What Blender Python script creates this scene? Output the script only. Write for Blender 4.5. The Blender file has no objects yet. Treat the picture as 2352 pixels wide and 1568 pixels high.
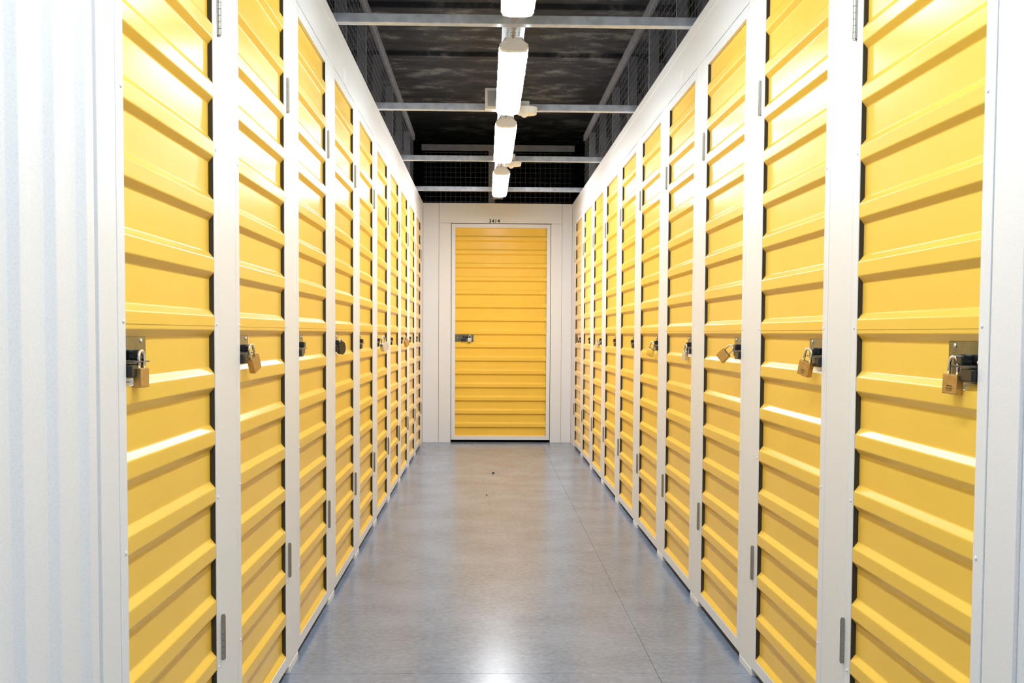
import bpy, bmesh, math, random
from mathutils import Matrix, Vector
random.seed(7)
S = bpy.context.scene
COL = S.collection

# ------------------------------------------------------------------ camera, world, exposure
F = 2400.0
YAW, PITCH, ROLL = 0.025383, 0.046156, -0.005755
HC = 1.1345
def cam_axes():
    cy, sy, cp, sp = math.cos(YAW), math.sin(YAW), math.cos(PITCH), math.sin(PITCH)
    fwd = Vector((sy*cp, cy*cp, -sp)); right = Vector((cy, -sy, 0)); down = fwd.cross(right)
    cr, sr = math.cos(ROLL), math.sin(ROLL)
    return right*cr + down*sr, -right*sr + down*cr, fwd
r_, d_, f_ = cam_axes()
cd = bpy.data.cameras.new('camera'); cam = bpy.data.objects.new('camera', cd); COL.objects.link(cam)
M = Matrix((r_, -d_, -f_)).transposed().to_4x4(); M.translation = (0, 0, HC); cam.matrix_world = M
cd.sensor_width = 36; cd.sensor_fit = 'HORIZONTAL'; cd.lens = F/2352*36
cd.shift_y = (876.04-784)/2352; cd.clip_start = .02; cd.clip_end = 100
S.camera = cam
w = bpy.data.worlds.new('world'); S.world = w; w.use_nodes = True
w.node_tree.nodes['Background'].inputs[0].default_value = (.6, .7, 1, 1)
w.node_tree.nodes['Background'].inputs[1].default_value = .02
S.view_settings.view_transform = 'Standard'; S.view_settings.look = 'None'
S.view_settings.gamma = 1; S.view_settings.use_curve_mapping = False
S.view_settings.exposure = 0.0
LAMP = 37.0

# ------------------------------------------------------------------ dimensions
XL, XR, D, ZT = -.65, .890, 10.838, 2.470
ZO, ZB = 2.2187, .067            # top and bottom of the yellow field
PITCHD, WD = .8762, .6226        # pitch of the doors, clear width of the yellow field
YL0, YR0 = 1.904, 1.866
FW = .040                        # width of a leaf frame member
RP = .1378; RC = .0325; RS = .0155; RD = .0125; RZ = 1.1386   # rib pitch, crest, slope, depth, phase
XC = .12

# ------------------------------------------------------------------ materials
def mat(name, color, rough=.5, metal=0., spec=.5, emit=None, es=0., noise=None, bump=None, coat=0.):
    m = bpy.data.materials.new(name); m.use_nodes = True; nt = m.node_tree; b = nt.nodes['Principled BSDF']
    b.inputs['Base Color'].default_value = (*color, 1); b.inputs['Roughness'].default_value = rough
    b.inputs['Metallic'].default_value = metal; b.inputs['Specular IOR Level'].default_value = spec
    b.inputs['Coat Weight'].default_value = coat; b.inputs['Coat Roughness'].default_value = .08
    if emit: b.inputs['Emission Color'].default_value = (*emit, 1); b.inputs['Emission Strength'].default_value = es
    tc = nt.nodes.new('ShaderNodeTexCoord')
    if noise:                     # (scale, other colour, lo, hi, detail)
        n = nt.nodes.new('ShaderNodeTexNoise'); n.inputs['Scale'].default_value = noise[0]; n.inputs['Detail'].default_value = noise[4]
        r = nt.nodes.new('ShaderNodeValToRGB'); r.color_ramp.elements[0].position = noise[2]; r.color_ramp.elements[1].position = noise[3]
        r.color_ramp.elements[0].color = (*noise[1], 1); r.color_ramp.elements[1].color = (*color, 1)
        nt.links.new(tc.outputs['Object'], n.inputs['Vector']); nt.links.new(n.outputs['Fac'], r.inputs['Fac']); nt.links.new(r.outputs['Color'], b.inputs['Base Color'])
    if bump:                      # (scale, strength, distance)
        n = nt.nodes.new('ShaderNodeTexNoise'); n.inputs['Scale'].default_value = bump[0]; n.inputs['Detail'].default_value = 3
        bp = nt.nodes.new('ShaderNodeBump'); bp.inputs['Strength'].default_value = bump[1]; bp.inputs['Distance'].default_value = bump[2]
        nt.links.new(tc.outputs['Object'], n.inputs['Vector']); nt.links.new(n.outputs['Fac'], bp.inputs['Height']); nt.links.new(bp.outputs['Normal'], b.inputs['Normal'])
    return m
WHITE = mat('white_painted_steel', (.83, .825, .835), .36, noise=(330, (.765, .76, .77), .30, .56, 4), bump=(420, .10, .0006))
FRAME = mat('white_leaf_frame', (.82, .83, .86), .33, noise=(330, (.77, .78, .81), .30, .55, 4), bump=(420, .08, .0006))
YELLOW = mat('yellow_enamelled_steel', (.92, .59, .090), 0.22, spec=.13, noise=(2.2, (.89, .565, .083), .35, .65, 2), bump=(3.5, .05, .004))
EDGE_DARK = mat('dark_edge_strip', (.035, .028, .016), .7)
PLATE = mat('zinc_plated_steel', (.25, .27, .23), .22, metal=1, noise=(60, (.17, .19, .15), .3, .7, 3))
BLACK = mat('black_plastic', (.012, .012, .013), .28)
DARKM = mat('dark_steel', (.12, .12, .115), .28, metal=1)
RIVET = mat('bright_rivet', (.85, .85, .83), .2, metal=1)
HINGE = mat('hinge_steel', (.40, .38, .33), .33, metal=1)
BRASS = mat('brass', (.62, .40, .15), .36, metal=.7, noise=(90, (.52, .33, .11), .3, .7, 3))
CHROME = mat('chrome', (.86, .86, .88), .08, metal=1)
SILVER = mat('satin_silver', (.72, .73, .76), .26, metal=.8)
BEAM = mat('galvanised_beam', (.60, .66, .78), .34, metal=.35, noise=(22, (.44, .49, .60), .35, .7, 5))
TRAYM = mat('galvanised_tray', (.62, .64, .68), .38, metal=.6)
STUD = mat('galvanised_stud', (.34, .35, .40), .5, metal=.3, noise=(9, (.25, .26, .30), .3, .7, 4))
WIRE = mat('galvanised_wire', (.19, .20, .23), .45, metal=.4)
PARTN = mat('partition_sheet', (.20, .205, .24), .5, metal=.2)
HOUSE = mat('lamp_housing', (.84, .87, .95), .4)
GLOW = mat('lamp_diffuser', (.9, .9, .9), .4, emit=(.82, .93, 1.0), es=LAMP)
GLOW_MID = mat('lamp_diffuser_bright', (.9, .9, .9), .4, emit=(.88, .95, 1.0), es=LAMP*1.25)
GLOW_END = mat('lamp_diffuser_brightest', (.9, .9, .9), .4, emit=(.94, .97, 1.0), es=LAMP*1.9)
CLIP = mat('lamp_clip', (.85, .86, .88), .3)
PLASTIC = mat('white_plastic', (.93, .93, .93), .35)
CABLE = mat('grey_cable', (.38, .30, .27), .5)
INK = mat('black_ink', (.015, .015, .014), .6)
STICK = mat('number_sticker', (.9, .9, .92), .3)
CRUMB = mat('dark_crumb', (.03, .025, .02), .8)

def floor_mat():
    m = bpy.data.materials.new('polished_grey_floor'); m.use_nodes = True; nt = m.node_tree; N = nt.nodes; L = nt.links
    b = N['Principled BSDF']; tc = N.new('ShaderNodeTexCoord')
    def noise(s, det, rough=.5):
        n = N.new('ShaderNodeTexNoise'); n.inputs['Scale'].default_value = s; n.inputs['Detail'].default_value = det; n.inputs['Roughness'].default_value = rough
        L.new(tc.outputs['Object'], n.inputs['Vector']); return n
    a, c = noise(3.0, 6, .6), noise(42, 5, .7)
    mx = N.new('ShaderNodeMix'); mx.data_type = 'FLOAT'; mx.inputs[0].default_value = .5
    L.new(a.outputs['Fac'], mx.inputs[2]); L.new(c.outputs['Fac'], mx.inputs[3])
    r = N.new('ShaderNodeValToRGB'); r.color_ramp.elements[0].position = .36; r.color_ramp.elements[1].position = .64
    r.color_ramp.elements[0].color = (.145, .178, .245, 1); r.color_ramp.elements[1].color = (.26, .305, .40, 1)
    L.new(mx.outputs[0], r.inputs['Fac']); L.new(r.outputs['Color'], b.inputs['Base Color'])
    r2 = N.new('ShaderNodeMapRange'); r2.inputs['To Min'].default_value = .18; r2.inputs['To Max'].default_value = .28
    L.new(c.outputs['Fac'], r2.inputs['Value']); L.new(r2.outputs[0], b.inputs['Roughness'])
    bp = N.new('ShaderNodeBump'); bp.inputs['Strength'].default_value = .01; bp.inputs['Distance'].default_value = .001
    L.new(c.outputs['Fac'], bp.inputs['Height']); L.new(bp.outputs['Normal'], b.inputs['Normal'])
    b.inputs['Specular IOR Level'].default_value = .5
    return m
FLOOR = floor_mat()
def ceiling_mat():
    m = bpy.data.materials.new('board_marked_concrete'); m.use_nodes = True; nt = m.node_tree; N = nt.nodes; L = nt.links
    b = N['Principled BSDF']; tc = N.new('ShaderNodeTexCoord'); mp = N.new('ShaderNodeMapping'); mp.inputs['Scale'].default_value = (1.7, 2.6, 2)
    L.new(tc.outputs['Object'], mp.inputs['Vector'])
    n = N.new('ShaderNodeTexNoise'); n.inputs['Scale'].default_value = 1.7; n.inputs['Detail'].default_value = 9; n.inputs['Roughness'].default_value = .68
    L.new(mp.outputs[0], n.inputs['Vector'])
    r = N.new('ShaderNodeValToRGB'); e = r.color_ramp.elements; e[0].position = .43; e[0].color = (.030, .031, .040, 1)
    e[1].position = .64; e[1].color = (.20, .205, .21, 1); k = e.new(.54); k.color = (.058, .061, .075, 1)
    L.new(n.outputs['Fac'], r.inputs['Fac']); L.new(r.outputs['Color'], b.inputs['Base Color'])
    bp = N.new('ShaderNodeBump'); bp.inputs['Strength'].default_value = .7; bp.inputs['Distance'].default_value = .03
    L.new(n.outputs['Fac'], bp.inputs['Height']); L.new(bp.outputs['Normal'], b.inputs['Normal'])
    b.inputs['Roughness'].default_value = .85
    return m
CEIL = ceiling_mat()
OUTER = mat('dark_masonry', (.06, .06, .068), .9, noise=(3, (.03, .03, .035), .35, .65, 6))

# ------------------------------------------------------------------ helpers
def link(name, bm, m, parent=None, smooth=False):
    bmesh.ops.recalc_face_normals(bm, faces=bm.faces[:])
    me = bpy.data.meshes.new(name); bm.to_mesh(me); bm.free(); me.materials.append(m)
    if smooth:
        for p in me.polygons: p.use_smooth = True
    o = bpy.data.objects.new(name, me); COL.objects.link(o)
    if parent: o.parent = parent
    return o
def box(bm, x0, x1, y0, y1, z0, z1, bev=0, T=None):
    v = [Vector((x, y, z)) for x in (x0, x1) for y in (y0, y1) for z in (z0, z1)]
    if T: v = [T(*p) for p in v]
    v = [bm.verts.new(p) for p in v]
    fs = [bm.faces.new([v[i] for i in q]) for q in ((0,1,3,2),(4,6,7,5),(0,4,5,1),(2,3,7,6),(0,2,6,4),(1,5,7,3))]
    if bev:
        es = {e for f in fs for e in f.edges}
        bmesh.ops.bevel(bm, geom=list(es), offset=bev, segments=2, affect='EDGES', profile=.5)
def cyl(bm, p0, p1, r, n=16, r2=None):
    p0, p1 = Vector(p0), Vector(p1); ax = (p1-p0).normalized()
    a = ax.orthogonal().normalized(); b = ax.cross(a)
    r2 = r if r2 is None else r2
    A = [bm.verts.new(p0+(a*math.cos(t)+b*math.sin(t))*r) for t in [2*math.pi*i/n for i in range(n)]]
    B = [bm.verts.new(p1+(a*math.cos(t)+b*math.sin(t))*r2) for t in [2*math.pi*i/n for i in range(n)]]
    for i in range(n): bm.faces.new((A[i], A[(i+1) % n], B[(i+1) % n], B[i]))
    bm.faces.new(A[::-1]); bm.faces.new(B)
def tube(bm, pts, r, n=12):
    pts = [Vector(p) for p in pts]; rings = []; ref = None
    for i, p in enumerate(pts):
        t = (pts[min(i+1, len(pts)-1)]-pts[max(i-1, 0)]).normalized()
        if ref is None: ref = t.orthogonal().normalized()
        a = (ref-t*ref.dot(t)).normalized(); ref = a; b = t.cross(a)
        rings.append([bm.verts.new(p+(a*math.cos(q)+b*math.sin(q))*r) for q in [2*math.pi*k/n for k in range(n)]])
    for A, B in zip(rings, rings[1:]):
        for i in range(n): bm.faces.new((A[i], A[(i+1) % n], B[(i+1) % n], B[i]))
    bm.faces.new(rings[0][::-1]); bm.faces.new(rings[-1])
def dome(bm, c, ax, r, h, n=14, T=None):
    c, ax = Vector(c), Vector(ax).normalized(); a = ax.orthogonal().normalized(); b = ax.cross(a); prev = None
    for j in range(5):
        t = j/4*math.pi/2; rr = r*math.cos(t); hh = h*math.sin(t)
        if j == 4: top = bm.verts.new(c+ax*h); [bm.faces.new((prev[i], prev[(i+1) % n], top)) for i in range(n)]; break
        ring = [bm.verts.new(c+ax*hh+(a*math.cos(q)+b*math.sin(q))*rr) for q in [2*math.pi*k/n for k in range(n)]]
        if prev: [bm.faces.new((prev[i], prev[(i+1) % n], ring[(i+1) % n], ring[i])) for i in range(n)]
        else: bm.faces.new(ring[::-1])
        prev = ring
def empty(name, loc=(0, 0, 0)):
    o = bpy.data.objects.new(name, None); COL.objects.link(o); o.location = loc; o.empty_display_size = .1; return o
def tag(o, label, cat, group=None):
    o['label'] = label; o['category'] = cat; o['kind'] = 'thing'
    if group: o['group'] = group
    return o
def struct(o): o['kind'] = 'structure'; return o
def copy_tree(o, parent=None):
    c = o.copy(); COL.objects.link(c); c.parent = parent
    for ch in o.children: copy_tree(ch, c)
    return c
# mapping (u along the wall, d into the wall, z) for the left, right and back walls
def TL(u, d, z): return Vector((-d, u, z))
def TR(u, d, z): return Vector((d, u, z))
def TB(u, d, z): return Vector((u, d, z))
ORD = ['nearest', 'second', 'third', 'fourth', 'fifth', 'sixth', 'seventh', 'eighth', 'ninth', 'farthest']

# ------------------------------------------------------------------ rib profile
def fillet(pts, r, seg=3):
    out = [pts[0]]
    for a, b, c in zip(pts, pts[1:], pts[2:]):
        a, b, c = Vector(a), Vector(b), Vector(c)
        la, lc = (a-b).length, (c-b).length; k = min(r, la*.45, lc*.45)
        p, q = b+(a-b).normalized()*k, b+(c-b).normalized()*k
        for i in range(seg+1):
            t = i/seg; out.append(tuple(p*(1-t)**2 + b*2*t*(1-t) + q*t*t))
    out.append(pts[-1]); return out
def rib_profile(lo, hi, phase, pitch, seam=None, front=.0006, RD=RD):
    P = []; k = math.floor((lo-phase)/pitch)-1
    tr = front+RD
    while phase+k*pitch < hi+pitch:
        b = phase+k*pitch
        P += [(b-RS, tr), (b, front)]
        if seam and b < seam < b+RC: P += [(seam, front), (seam+.0004, front-.0011)]; P += [(b+RC, front-.0011), (b+RC+RS, tr-.0011)]
        elif seam and b > seam: P[-2:] = [(b-RS, tr-.0011), (b, front-.0011)]; P += [(b+RC, front-.0011), (b+RC+RS, tr-.0011)]
        else: P += [(b+RC, front), (b+RC+RS, tr)]
        k += 1
    def at(z):
        for (z0, d0), (z1, d1) in zip(P, P[1:]):
            if z0 <= z <= z1: return d0+(d1-d0)*(z-z0)/max(1e-9, z1-z0)
        return tr
    inner = [q for q in P if lo < q[0] < hi]
    return fillet([(lo, at(lo))]+inner+[(hi, at(hi))], .0022)
def sheet(bm, prof, a0, a1, T, vertical_ribs=False, th=.0012):
    """prof = (s, depth) list; extruded from a0 to a1; s is z (door) or u (wall cladding)"""
    def P(s, d, a): return T(s, d, a) if vertical_ribs else T(a, d, s)
    f0 = [bm.verts.new(P(s, d, a0)) for s, d in prof]; f1 = [bm.verts.new(P(s, d, a1)) for s, d in prof]
    b0 = [bm.verts.new(P(s, d+th, a0)) for s, d in prof]; b1 = [bm.verts.new(P(s, d+th, a1)) for s, d in prof]
    n = len(prof)
    for i in range(n-1):
        bm.faces.new((f0[i], f0[i+1], f1[i+1], f1[i])); bm.faces.new((b0[i], b1[i], b1[i+1], b0[i+1]))
        bm.faces.new((f0[i], b0[i], b0[i+1], f0[i+1])); bm.faces.new((f1[i], f1[i+1], b1[i+1], b1[i]))
    bm.faces.new((f0[0], f1[0], b1[0], b0[0])); bm.faces.new((f0[-1], b0[-1], b1[-1], f1[-1]))

# ------------------------------------------------------------------ doors
def make_lock_plate(root, T, u0, u1, zsh=0.):
    """zinc plate with a slide bolt, a hasp and rivets, riveted to the trough of the sheet"""
    dt = .0131
    bm = bmesh.new(); box(bm, u0, u1, dt-.0022, dt-.0002, 1.0455+zsh, 1.1245+zsh, .0006, T)
    pl = link('lock_plate', bm, PLATE, root)
    for (u, z) in ((u1-.029, 1.1160), (u1-.029, 1.0535), (u0+.022, 1.085)):
        bm = bmesh.new(); c = T(u, dt-.0022, z+zsh); ax = T(0, -1, 0); dome(bm, c, ax, .0046, .0032)
        link('rivet', bm, RIVET, pl, True)
    return pl, dt
def lock_furniture(pl, T, ub, dt, zsh=0.):
    bm = bmesh.new(); box(bm, ub+.018, ub+.093, dt-.0028, dt-.0021, 1.0850+zsh, 1.1005+zsh, 0, T); link('bolt_slot', bm, BLACK, pl)
    bm = bmesh.new(); box(bm, ub+.040, ub+.076, -.012, dt-.0022, 1.0805+zsh, 1.1000+zsh, .004, T); link('bolt_knob', bm, BLACK, pl)
    bm = bmesh.new(); box(bm, ub+.004, ub+.092, -.014, dt-.0022, 1.0765+zsh, 1.0795+zsh, .0008, T)
    box(bm, ub+.074, ub+.092, -.006, -.0035, 1.0585+zsh, 1.078+zsh, .0008, T); link('hasp', bm, DARKM, pl)
    bm = bmesh.new(); box(bm, ub+.003, ub+.052, -.010, dt-.0022, 1.0500+zsh, 1.0740+zsh, .003, T); link('bolt_body', bm, BLACK, pl)
def make_door(T, W, seam=True, wide=False):
    root = empty('storage_door')
    # leaf frame
    bm = bmesh.new(); z0, z1 = ZB-FW, ZO+FW
    g = .0012
    box(bm, -FW+g, 0, -.001, .022, z0, z1, .0012, T); box(bm, W, W+FW-g, -.001, .022, z0, z1, .0012, T)
    box(bm, 0, W, -.0006, .022, z0, ZB, .001, T); box(bm, 0, W, -.0006, .022, ZO, z1, .001, T)
    link('leaf_frame', bm, FRAME, root)
    zsh = 0 if not wide else -.012
    bm = bmesh.new(); sheet(bm, rib_profile(ZB-.006, ZO+.006, RZ+zsh, RP, 1.1475 if seam else None, RD=.0125 if not wide else .018), -.004, W-.0015, T)
    link('ribbed_sheet', bm, YELLOW, root)
    bm = bmesh.new(); box(bm, W-.0015, W-.0001, .0012, .021, ZB, ZO, 0, T); link('edge_strip', bm, EDGE_DARK, root)  # dark strip over the inner face of the hinge-side stile
    pl, dt = make_lock_plate(root, T, -.0 if not wide else .002, .146 if not wide else .190, 0 if not wide else .001)
    lock_furniture(pl, T, 0 if not wide else .058, dt, 0 if not wide else .001)
    for zc in (.381, 1.900) if not wide else ():
        bm = bmesh.new(); uh = W+FW+.001
        box(bm, uh-.004, uh+.012, -.0035, -.0012, zc-.054, zc+.054, .0005, T)
        n = 7
        for i in range(n):
            a = zc-.054+i*.108/n; cyl(bm, T(uh+.001, -.0055, a+.0012), T(uh+.001, -.0055, a+.108/n-.0006), .0055, 12)
        cyl(bm, T(uh+.001, -.0055, zc-.057), T(uh+.001, -.0055, zc+.057), .0040, 10)
        link('hinge', bm, HINGE, root)
    for z in (.3150, .7330, 1.1520, 1.5690, 1.9870):
        for u in (-.013, W+.015):
            bm = bmesh.new(); dome(bm, T(u, -.0010, z), T(0, -1, 0), .0042, .0028, 10); link('screw', bm, FRAME, root, True)
    return root
protoL, protoR = make_door(TL, WD), make_door(TR, WD)
notesL = ['brass padlock hanging straight', 'brass padlock swung sideways', 'no padlock on its plate', 'black disc padlock', 'bare lock plate',
          'silver padlock', 'bare dark bolt', 'small brass padlock', 'dark bolt and no padlock', 'meeting the end wall']
notesR = ['brass padlock hanging straight', 'brass padlock tilted slightly', 'brass padlock swung almost level', 'grey padlock close to the frame', 'chrome padlock leaning outward',
          'bare lock plate', 'bare lock plate', 'silver padlock', 'bare dark bolt', 'dark strap']
GD = 'narrow yellow doors along both sides of the corridor'
for side, proto, X, Y0, notes in (('left', protoL, XL, YL0, notesL), ('right', protoR, XR, YR0, notesR)):
    for k in range(10):
        o = proto if k == 0 else copy_tree(proto)
        o.location = (X, Y0+k*PITCHD, 0)
        pos = {0: 'nearest the camera', 9: 'last before the end wall'}.get(k, ORD[k]+' from the camera')
        tag(o, 'yellow ribbed door, %s row, %s, %s' % (side, pos, notes[k].replace(', meeting the end wall', '').replace('meeting the end wall', 'tiny dark bolt')), 'door', GD)
bd = make_door(TB, .945, seam=False, wide=True); bd.location = (-.3172, D, 0)
tag(bd, 'wide yellow ribbed door in the end wall facing the camera', 'door')

# ------------------------------------------------------------------ side walls
def side_wall(name, T, X, Y0, ynear, crest):
    root = struct(empty(name, (X, 0, 0)))
    bm = bmesh.new()                                   # header over the doors with its folded top trim
    box(bm, ynear, D, 0, .045, ZO+FW+.003, ZT-.003, 0, T); box(bm, ynear, D, -.0015, .06, 2.421, ZT, .001, T)
    link('header', bm, WHITE, root)
    us = [(ynear, Y0-FW-(.0035 if name == 'wall_right' else .0005))]
    for k in range(9): us.append((Y0+k*PITCHD+WD+FW+.002, Y0+(k+1)*PITCHD-FW-.0005))
    us.append((Y0+9*PITCHD+WD+FW+.002, D))
    for a, b in us:
        bm = bmesh.new(); box(bm, a, b, -.0004, .05, 0, ZO+FW+.0025, .0012, T)
        if b < D and a > ynear:                        # folded foot
            box(bm, a+.006, b-.006, -.0018, 0, 0, .022, .0004, T)
        link('post', bm, WHITE, root)
    prof = [(s, d) for s, d in rib_profile(-4.0, ynear-.0015, crest, .1235)]
    bm = bmesh.new(); sheet(bm, prof, 0, ZT, T, vertical_ribs=True); link('corrugated_cladding', bm, WHITE, root)
    bm = bmesh.new(); box(bm, -4.0, D, .075, .085, 0, ZT-.05, 0, T)
    return root, bm
for name, T, X, Y0, yn, cr in (('wall_left', TL, XL, YL0, 1.776, 1.4829), ('wall_right', TR, XR, YR0, 1.716, 1.5995)):
    root, bm = side_wall(name, T, X, Y0, yn, cr); bm.free()
    for k in (3, 7):
        b2 = bmesh.new(); u = Y0+k*PITCHD+WD*.5
        box(b2, u-.055, u+.055, -.0012, .0, 2.272, 2.338, 0, T); link('number_sticker', b2, STICK, root)

# ------------------------------------------------------------------ end wall
wb = struct(empty('wall_back', (0, D, 0)))
bm = bmesh.new(); xa, xb = XL+.002, XR-.002
lx0, lx1 = -.3172-FW, -.3172+.945+FW
for a, b in ((xa, -.4880), (-.4852, lx0-.004), (lx1+.004, .7835), (.7855, xb)):
    bm2 = bmesh.new(); box(bm2, a, b, 0, .045, 0, 2.264 if (a > -.486 and b < .784) else ZT-.001, .0008, TB); link('wall_panel', bm2, WHITE, wb)
bm2 = bmesh.new(); box(bm2, -.4852, .7835, 0, .045, 2.266, ZT, .0008, TB); link('header', bm2, WHITE, wb)
bm.free()
tx = bpy.data.curves.new('unit_number', 'FONT'); tx.body = '3414'; tx.size = .052; tx.extrude = .0004; tx.offset = .0012; tx.space_character = 1.12; tx.materials.append(INK)
to = bpy.data.objects.new('unit_number', tx); COL.objects.link(to)
to.rotation_euler = (math.pi/2, 0, 0); to.location = (.028, -.0012, 2.271); to.parent = wb; to['label'] = 'black number 3414'

# ------------------------------------------------------------------ floor, ceiling, outer walls, partitions
bm = bmesh.new()
for a, b, c, d in ((-3.2, .5785, -4.5, 3.4395), (.5803, 3.4, -4.5, 3.432), (-3.2, .5790, 3.441, 9.052), (-3.2, .5790, 9.0545, 14), (.5803, 3.4, 3.4335, 14)):
    box(bm, a, b, c, d, -.12, 0)
struct(link('floor', bm, FLOOR))
bm = bmesh.new(); box(bm, -3.2, 3.4, -4.5, 14, 3.34, 3.5)
box(bm, -3.2, 3.4, 7.10, 7.62, 3.30, 3.36, .006); box(bm, -3.2, 3.4, 8.33, 8.47, 3.305, 3.36, .004)
struct(link('ceiling', bm, CEIL))
for nm, a in (('wall_outer_left', (-3.3, -3.2, -4.5, 14)), ('wall_outer_right', (3.4, 3.5, -4.5, 14)), ('wall_outer_back', (-3.2, 3.4, 14, 14.1)), ('wall_outer_front', (-3.2, 3.4, -4.6, -4.5))):
    bm = bmesh.new(); box(bm, a[0], a[1], a[2], a[3], -.12, 3.5); struct(link(nm, bm, OUTER))
def partition(T, X, y):
    bm = bmesh.new(); pts = []; u = .135; i = 0
    while u < 2.2:
        pts += [(u, 0), (u+.02, .008), (u+.045, .008), (u+.065, 0)]; u += .09
    for (u0, e0), (u1, e1) in zip(pts, pts[1:]):
        v = [bm.verts.new(T(a, b, z)) for a, b, z in ((e0, u0, .0), (e1, u1, .0), (e1, u1, 2.93), (e0, u0, 2.93))]
        bm.faces.new(v)
    o = link('partition', bm, PARTN); o.location = (X, y, 0); return o
pL = pR = None
for k in range(0, 11):
    for side in (0, 1):
        X, Y0, T = ((XL, YL0, TL), (XR, YR0, TR))[side]
        y = Y0+k*PITCHD-.13
        if k == 0:
            o = partition(T, X, y)
            if side: pR = o
            else: pL = o
        else:
            o = (pR if side else pL).copy(); COL.objects.link(o); o.location = (X, y, 0)
        o.name = 'wall_partition'; struct(o)

# ------------------------------------------------------------------ mesh cage over the walls
def mesh_panel(T, L):
    root = empty('wire_mesh_panel')
    bm = bmesh.new(); h = .0011
    n = int(round(L/.075))
    for i in range(n): y = (i+.5)*L/n; box(bm, y-h, y+h, .048, .0502, ZT, 2.975, 0, T)
    for j in range(10): z = ZT+.025+j*.05; box(bm, .002, L-.002, .0458, .048, z-h, z+h, 0, T)
    link('wire_grid', bm, WIRE, root)
    bm = bmesh.new(); box(bm, .001, L-.001, .034, .062, 2.972, 3.028, .002, T); link('top_rail', bm, STUD, root)
    for q in (.5, 1.5):
        bm = bmesh.new(); u = L/2*q
        box(bm, u-.002, u+.030, .052, .056, ZT, 2.97, 0, T); box(bm, u-.002, u+.001, .052, .105, ZT, 2.97, 0, T); link('stud', bm, STUD, root)
    return root
PM = {}
for side, T, X, Y0 in (('left', TL, XL, YL0), ('right', TR, XR, YR0)):
    L2 = 2*PITCHD; base = Y0-.13-.5*PITCHD - L2*0
    for i in range(-1, 5):
        y = base+i*L2; L = L2
        if side not in PM: PM[side] = o = mesh_panel(T, L2)
        else: o = copy_tree(PM[side])
        o.location = (X, y, 0)
        word = ['behind the camera', 'nearest the camera', 'second in view', 'third in view', 'fourth in view', 'last before the end wall'][i+1]
        tag(o, 'galvanised wire mesh panel standing on top of the %s wall, %s' % (side, word), 'mesh panel', 'wire mesh panels above the side walls')
e = empty('wire_mesh_panel', (XL, D, 0))
bm = bmesh.new(); W = XR-XL; h = .0011
for i in range(30): x = (i+.5)*W/30; box(bm, x-h, x+h, .048, .0502, ZT, 3.00, 0, TB)
for j in range(11): z = ZT+.02+j*.05; box(bm, .0, W, .0458, .048, z-h, z+h, 0, TB)
link('wire_grid', bm, WIRE, e)
bm = bmesh.new(); box(bm, -.02, W+.02, .036, .064, 3.012, 3.074, .002, TB); link('top_rail', bm, STUD, e)
bm = bmesh.new(); box(bm, .672, .735, .052, .056, ZT, 3.012, 0, TB); link('stud', bm, STUD, e)
tag(e, 'wire mesh panel with a pale top rail above the end wall', 'mesh panel')

# ------------------------------------------------------------------ cross beams
def beam():
    bm = bmesh.new()
    box(bm, XL-.030, XR+.030, 0, .047, 0, .039, .002)
    return link('cross_beam', bm, BEAM)
b0 = beam()
for i, y in enumerate((4.585, 6.335, 8.18, 9.90)):
    o = b0 if i == 0 else b0.copy()
    if i: COL.objects.link(o)
    o.location = (0, y, ZT)
    tag(o, 'galvanised steel beam spanning the corridor, %s' % ['highest in the photo and nearest the camera', 'beside the round white sensor, second from the camera', 'third from the camera, under the pale end rail', 'lowest in the photo, nearest the end wall'][i], 'beam', 'beams across the corridor')
for i, y in enumerate((2.83, 1.08, -.67, -2.42)):
    o = b0.copy(); COL.objects.link(o); o.location = (0, y, ZT)
    tag(o, 'galvanised steel beam over the corridor beyond the top of the frame', 'beam', 'beams overhead outside the view')

# ------------------------------------------------------------------ cable tray
tr = empty('cable_tray', (XC, 1.2, ZT+.0405))
bm = bmesh.new(); xs = [-.050, -.030, -.022, -.012, .012, .022, .030, .050]
ys = [0]; L = D-1.2-.004; n = int(L/.028)
for i in range(n): ys += [i*.028+.008, i*.028+.017]
ys.append(L); vv = {}
def V(x, y):
    if (x, y) not in vv: vv[(x, y)] = bm.verts.new((x, y, 0))
    return vv[(x, y)]
for j in range(len(ys)-1):
    for i in range(7):
        hole = j % 2 == 1 and (i in (1, 5) or (i == 3 and (j//2) % 2 == 0))
        if not hole: bm.faces.new((V(xs[i], ys[j]), V(xs[i+1], ys[j]), V(xs[i+1], ys[j+1]), V(xs[i], ys[j+1])))
o = link('perforated_base', bm, TRAYM, tr); md = o.modifiers.new('thickness', 'SOLIDIFY'); md.thickness = .001; md.offset = 1
for s in (-1, 1):
    bm = bmesh.new(); box(bm, min(s*.050, s*.0515), max(s*.050, s*.0515), 0, L, 0, .020); box(bm, min(s*.050, s*.044), max(s*.050, s*.044), 0, L, .019, .020)
    link('side_flange', bm, TRAYM, tr)
tag(tr, 'long perforated galvanised cable tray lying on the beams above the lamps', 'cable tray')

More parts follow.
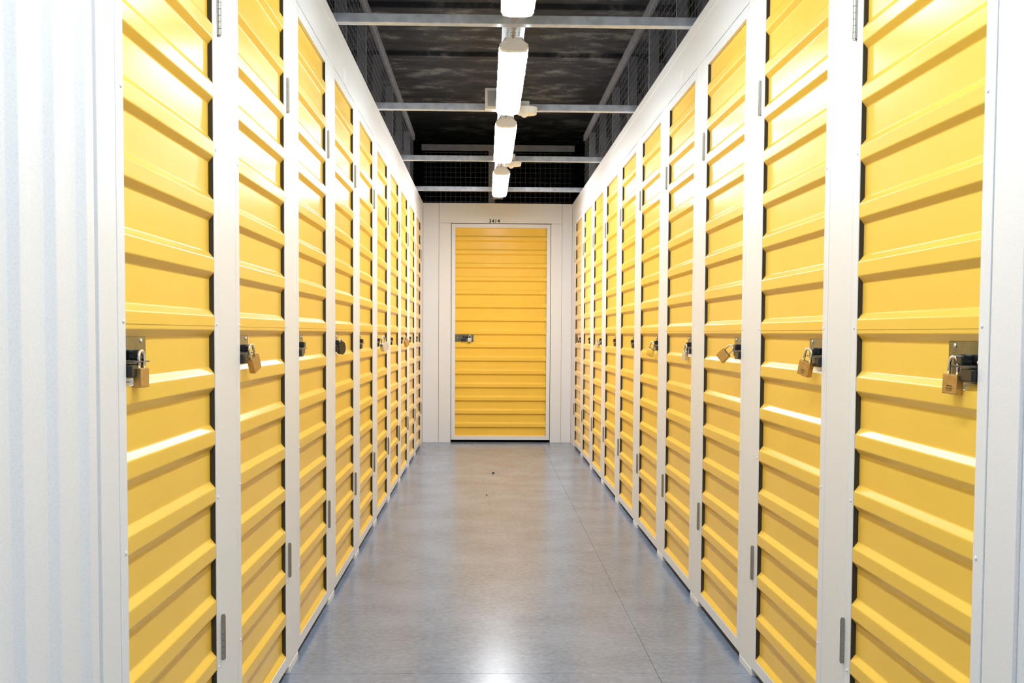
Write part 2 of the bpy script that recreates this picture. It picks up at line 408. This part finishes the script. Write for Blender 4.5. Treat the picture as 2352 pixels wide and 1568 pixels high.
# ------------------------------------------------------------------ lamps
LL = 1.33
def make_lamp():
    root = empty('batten_lamp')
    def prism(bm, rings):
        R = [[bm.verts.new(p) for p in ring] for ring in rings]
        for A, B in zip(R, R[1:]):
            for i in range(len(A)): bm.faces.new((A[i], A[(i+1) % len(A)], B[(i+1) % len(A)], B[i]))
        bm.faces.new(R[0][::-1]); bm.faces.new(R[-1])
    # housing: tapered grey tub
    bm = bmesh.new(); rings = []
    for y, wt, wb, zt in ((-.014, .030, .052, .030), (.012, .038, .062, .038), (LL-.012, .038, .062, .038), (LL+.014, .030, .052, .030)):
        rings.append([(-wb, y, 0), (wb, y, 0), (wt, y, zt), (-wt, y, zt)])
    prism(bm, rings); link('housing', bm, HOUSE, root)
    # prismatic diffuser with rounded ends
    bm = bmesh.new(); rings = []
    sec = [(-.066, 0), (-.066, -.010), (-.062, -.022), (-.050, -.031), (-.026, -.035), (.026, -.035), (.050, -.031), (.062, -.022), (.066, -.010), (.066, 0)]
    for y, k, kz in [(.0, .80, .25), (.006, .90, .62), (.018, .97, .88), (.040, 1, 1)]+[(.04+(LL-.08)*i/24, 1+.012*math.cos(i*math.pi), 1) for i in range(1, 24)]+[(LL-.040, 1, 1), (LL-.018, .97, .88), (LL-.006, .90, .62), (LL, .80, .25)]:
        rings.append([(x*k, y, z*kz) for x, z in sec])
    prism(bm, rings); link('diffuser', bm, GLOW, root)
    for s, y in ((-1, -.001), (1, LL+.001)):       # grey end caps
        bm = bmesh.new(); rr = []
        for k, yy in ((1.0, 0), (.97, s*.008), (.86, s*.016)):
            rr.append([(x*k, y+yy, z*k+.010*(1-k)) for x, z in [(-.066, -.014), (-.056, -.029), (-.030, -.034), (.030, -.034), (.056, -.029), (.066, -.014), (.064, .004), (.040, .022), (-.040, .022), (-.064, .004)]])
        prism(bm, rr); link('end_cap', bm, HOUSE, root)
    for i in range(4):
        for s in (-1, 1):
            y = .16+i*(LL-.32)/3; bm = bmesh.new(); box(bm, min(s*.060, s*.069), max(s*.060, s*.069), y-.012, y+.012, -.012, .010, .002); link('clip', bm, CLIP, root)
    return root
lamp0 = make_lamp(); LZ = 2.4195
spec = [(2.87, 'tubular strip lamp cut off by the top edge of the photo'), (4.73, 'tubular strip lamp between the first and second beams, the longest shown'),
        (6.44, 'tubular strip lamp between the second and third beams'), (8.36, 'smallest strip lamp, nearest the end wall')]
for i, (y, lab) in enumerate(spec+[(1.12, 0), (-.63, 0)]):
    o = lamp0 if i == 0 else copy_tree(lamp0)
    o.location = (XC, y, LZ)
    tag(o, lab or 'strip lamp over the corridor beyond the top of the frame', 'lamp', 'lit strip lamps under the cable tray' if lab else 'strip lamps outside the view')
    if i in (2, 3):                                     # extra glow added to the last two lamps to brighten the end wall
        df = [c for c in o.children if c.name.startswith('diffuser')][0]
        df.material_slots[0].link = 'OBJECT'; df.material_slots[0].material = GLOW_MID if i == 2 else GLOW_END
# mounting blocks between lamp and tray belong to the lamps
for o in [x for x in S.objects if x.name.startswith('batten_lamp')]:
    for y in (.25, LL-.25):
        bm = bmesh.new(); box(bm, -.018, .018, y-.02, y+.02, .037, ZT+.0405-LZ, .001); link('bracket', bm, CLIP, o)
for i, (y0, y1) in enumerate(((4.185, 4.745), (6.045, 6.455), (7.755, 8.375))):
    bm = bmesh.new(); tube(bm, [(XC-.004, y0, LZ+.020), (XC-.004, y0+.05, LZ+.040), (XC-.002, y0+.12, LZ+.066), (XC-.002, y1-.12, LZ+.066), (XC-.004, y1-.05, LZ+.040), (XC-.004, y1, LZ+.020)], .0055, 10)
    tag(link('power_cable', bm, CABLE, None, True), 'thin pinkish grey cable joining strip lamps %s' % ['around the nearest beam', 'around the second beam', 'around the third beam'][i], 'cable', 'cables between the lamps')

# ------------------------------------------------------------------ sensors and junction box
def sensor(x, y, zb, th, r):
    root = empty('motion_sensor', (x, y, zb))
    bm = bmesh.new(); cyl(bm, (0, 0, 0), (0, 0, th), r*.93, 36, r); link('sensor_base', bm, PLASTIC, root)
    bm = bmesh.new(); dome(bm, (-r*.25, -r*.2, 0), (0, 0, -1), r*.36, r*.36, 20); link('sensor_lens', bm, PLASTIC, root, True)
    return root
s1 = sensor(.238, 6.262, 2.432, .038, .062); tag(s1, 'round white ceiling sensor with a lens, beside the lamp at the second beam', 'sensor', 'round ceiling sensors')
s2 = sensor(.205, 8.10, 2.420, .024, .064); tag(s2, 'small round white sensor hanging under the third beam', 'sensor', 'round ceiling sensors')
for s, z, y in ((s1, .038, 0), (s2, .024, 0)):
    bm = bmesh.new(); box(bm, -.075, .015, .0, .02, z, ZT+.0405-s.location.z, .001); link('bracket', bm, PLASTIC, s)
jb = empty('junction_box', (.042, 6.27, 2.462))
bm = bmesh.new(); box(bm, -.052, .052, 0, .04, 0, .125, .004); link('box_shell', bm, PLASTIC, jb)
bm = bmesh.new(); box(bm, -.037, .037, -.004, .001, .016, .108, .002); link('box_lid', bm, TRAYM, jb)
bm = bmesh.new(); dome(bm, (-.045, -.0001, .008), (0, -1, 0), .004, .003); dome(bm, (.045, -.0001, .008), (0, -1, 0), .004, .003); link('screw', bm, RIVET, jb)
tag(jb, 'white junction box on the second beam, half hidden by the lamp', 'junction box')

# ------------------------------------------------------------------ padlocks
def padlock(T, X, Y, z, lean, yaw, body, kind='box', sc=1., label='', d=-.008, text=False):
    root = empty('padlock')
    w_, h_, t_ = .019*sc, .036*sc, .0075*sc
    bm = bmesh.new()
    if kind == 'disc':
        cyl(bm, (0, -t_, -.040*sc), (0, t_, -.040*sc), .029*sc, 28); bmesh.ops.bevel(bm, geom=[e for e in bm.edges if len(e.link_faces) == 2 and e.calc_face_angle(0) > 1], offset=.002, segments=2, affect='EDGES')
    elif kind == 'shield':
        P = [(-w_, -.030*sc), (w_, -.030*sc), (w_*1.1, -.046*sc), (w_*.85, -.060*sc), (-w_*.85, -.060*sc), (-w_*1.1, -.046*sc)]
        A = [bm.verts.new((x, -t_, zz)) for x, zz in P]; B = [bm.verts.new((x, t_, zz)) for x, zz in P]
        bm.faces.new(A); bm.faces.new(B[::-1])
        for i in range(6): bm.faces.new((A[i], B[i], B[(i+1) % 6], A[(i+1) % 6]))
        bmesh.ops.bevel(bm, geom=bm.edges[:], offset=.0015, segments=2, affect='EDGES')
    else:
        box(bm, -w_, w_, -t_, t_, -.032*sc-h_, -.032*sc, .0016)
    link('padlock_body', bm, body, root)
    bm = bmesh.new(); a = .0115*sc; pts = [(-a, 0, -.036*sc), (-a, 0, -.012*sc)]
    pts += [(-a*math.cos(q), 0, -.012*sc+a*math.sin(q)) for q in [math.pi*i/12 for i in range(1, 12)]]
    pts += [(a, 0, -.012*sc), (a, 0, -.036*sc)]
    tube(bm, pts, .0031*sc, 12); link('shackle', bm, CHROME, root, True)
    bm = bmesh.new(); cyl(bm, (0, -.0, -.0325*sc-h_), (0, 0, -.0319*sc-h_), .005*sc, 14); link('key_hole', bm, DARKM, root) if kind == 'box' else bm.free()
    if text:
        bm = bmesh.new()
        for j, (ww, zz) in enumerate(((.0060, -.053), (.0078, -.0575), (.0060, -.061))):
            m = 6 if j < 2 else 4
            for i in range(m): x = -ww+2*ww*i/(m-1); box(bm, x-.0008, x+.0008, -t_-.0003, -t_+.0003, zz*sc-.0013, zz*sc+.0009)
        link('stamped_mark', bm, INK, root)
    Bs = Matrix((T(1, 0, 0), T(0, 1, 0), Vector((0, 0, 1)))).transposed()          # local x->u, y->d
    Rm = Bs @ Matrix.Rotation(yaw, 3, 'Z') @ Matrix.Rotation(lean, 3, 'Y')
    if Bs.determinant() < 0:                                                        # left wall: keep a proper rotation
        Bs2 = Matrix((T(-1, 0, 0), T(0, 1, 0), Vector((0, 0, 1)))).transposed()
        Rm = Bs2 @ Matrix.Rotation(-yaw, 3, 'Z') @ Matrix.Rotation(-lean, 3, 'Y')
    M = Rm.to_4x4(); M.translation = Vector((X, Y, z))+T(0, d, 0); root.matrix_world = M
    tag(root, label, 'padlock', 'padlocks hanging on the door plates')
    return root
def yl(k, u): return YL0+k*PITCHD+u
def yr(k, u): return YR0+k*PITCHD+u
R = math.radians
padlock(TR, XR, yr(0, .072), 1.0960, R(-3), R(-15), BRASS, label='brass padlock with stamped lettering on the nearest right-hand door', text=True, sc=1.04, d=-.0115)
padlock(TR, XR, yr(1, .048), 1.0975, R(-14), R(-25), BRASS, label='slightly tilted brass padlock on the second right-hand door', text=True, d=-.020, sc=1.1)
padlock(TR, XR, yr(2, .040), 1.0935, R(-48), R(-42), BRASS, label='brass padlock swung almost level on the third right-hand door', d=-.022, sc=1.02)
padlock(TR, XR, yr(3, .060), 1.090, R(-8), R(-12), SILVER, label='grey padlock close to the post on the fourth right-hand door', sc=1.0, d=-.014)
padlock(TR, XR, yr(4, .055), 1.094, R(-20), R(-32), CHROME, label='shiny chrome padlock leaning out on the fifth right-hand door', sc=1.15, d=-.019)
padlock(TR, XR, yr(7, .060), 1.096, R(-14), R(-24), SILVER, kind='shield', label='small silver padlock on the eighth right-hand door', sc=1.15, d=-.020)
padlock(TL, XL, yl(0, .050), 1.0985, R(0), R(-5), BRASS, label='brass padlock hanging straight on the nearest left-hand door', d=-.0115)
padlock(TL, XL, yl(1, .036), 1.1000, R(-24), R(-14), BRASS, label='brass padlock swung sideways on the second left-hand door', d=-.020, sc=1.12)
padlock(TL, XL, yl(3, .055), 1.106, R(-10), R(-22), BLACK, kind='disc', label='black disc padlock on the fourth left-hand door', d=-.014, sc=1.0)
padlock(TL, XL, yl(5, .070), 1.112, R(-16), R(-30), SILVER, kind='shield', label='silver padlock with a tall shackle on the sixth left-hand door', sc=1.5, d=-.026)
padlock(TL, XL, yl(7, .040), 1.110, R(-30), R(-26), BRASS, label='small brass padlock on the eighth left-hand door', sc=1.3, d=-.024)
padlock(TB, -.160, D-.012, 1.113, R(8), R(6), SILVER, label='silver padlock on the plate of the end wall door', sc=1.0, d=-.006)
bm = bmesh.new(); uu = WD
tube(bm, [(XR-.018, yr(9, .06), 1.055), (XR-.022, yr(9, .16), 1.085), (XR-.012, yr(9, .30), 1.120)], .007, 8)
tag(link('strap', bm, BLACK), 'dark strap slanting across the lock plate of the farthest right-hand door', 'strap')

# ------------------------------------------------------------------ crumbs on the floor
for i, (x, y, s) in enumerate(((.066, 8.42, .011), (.012, 7.28, .006))):
    bm = bmesh.new(); bmesh.ops.create_icosphere(bm, subdivisions=2, radius=s)
    for v in bm.verts: v.co = Vector((v.co.x*(1+.3*random.random()), v.co.y*.8, v.co.z*.55+s*.5))
    o = link('debris', bm, CRUMB); o.location = (x, y, 0)
    tag(o, ['larger dark crumb lying on the floor before the end door', 'tiny dark crumb on the floor, closer to the camera'][i], 'debris')
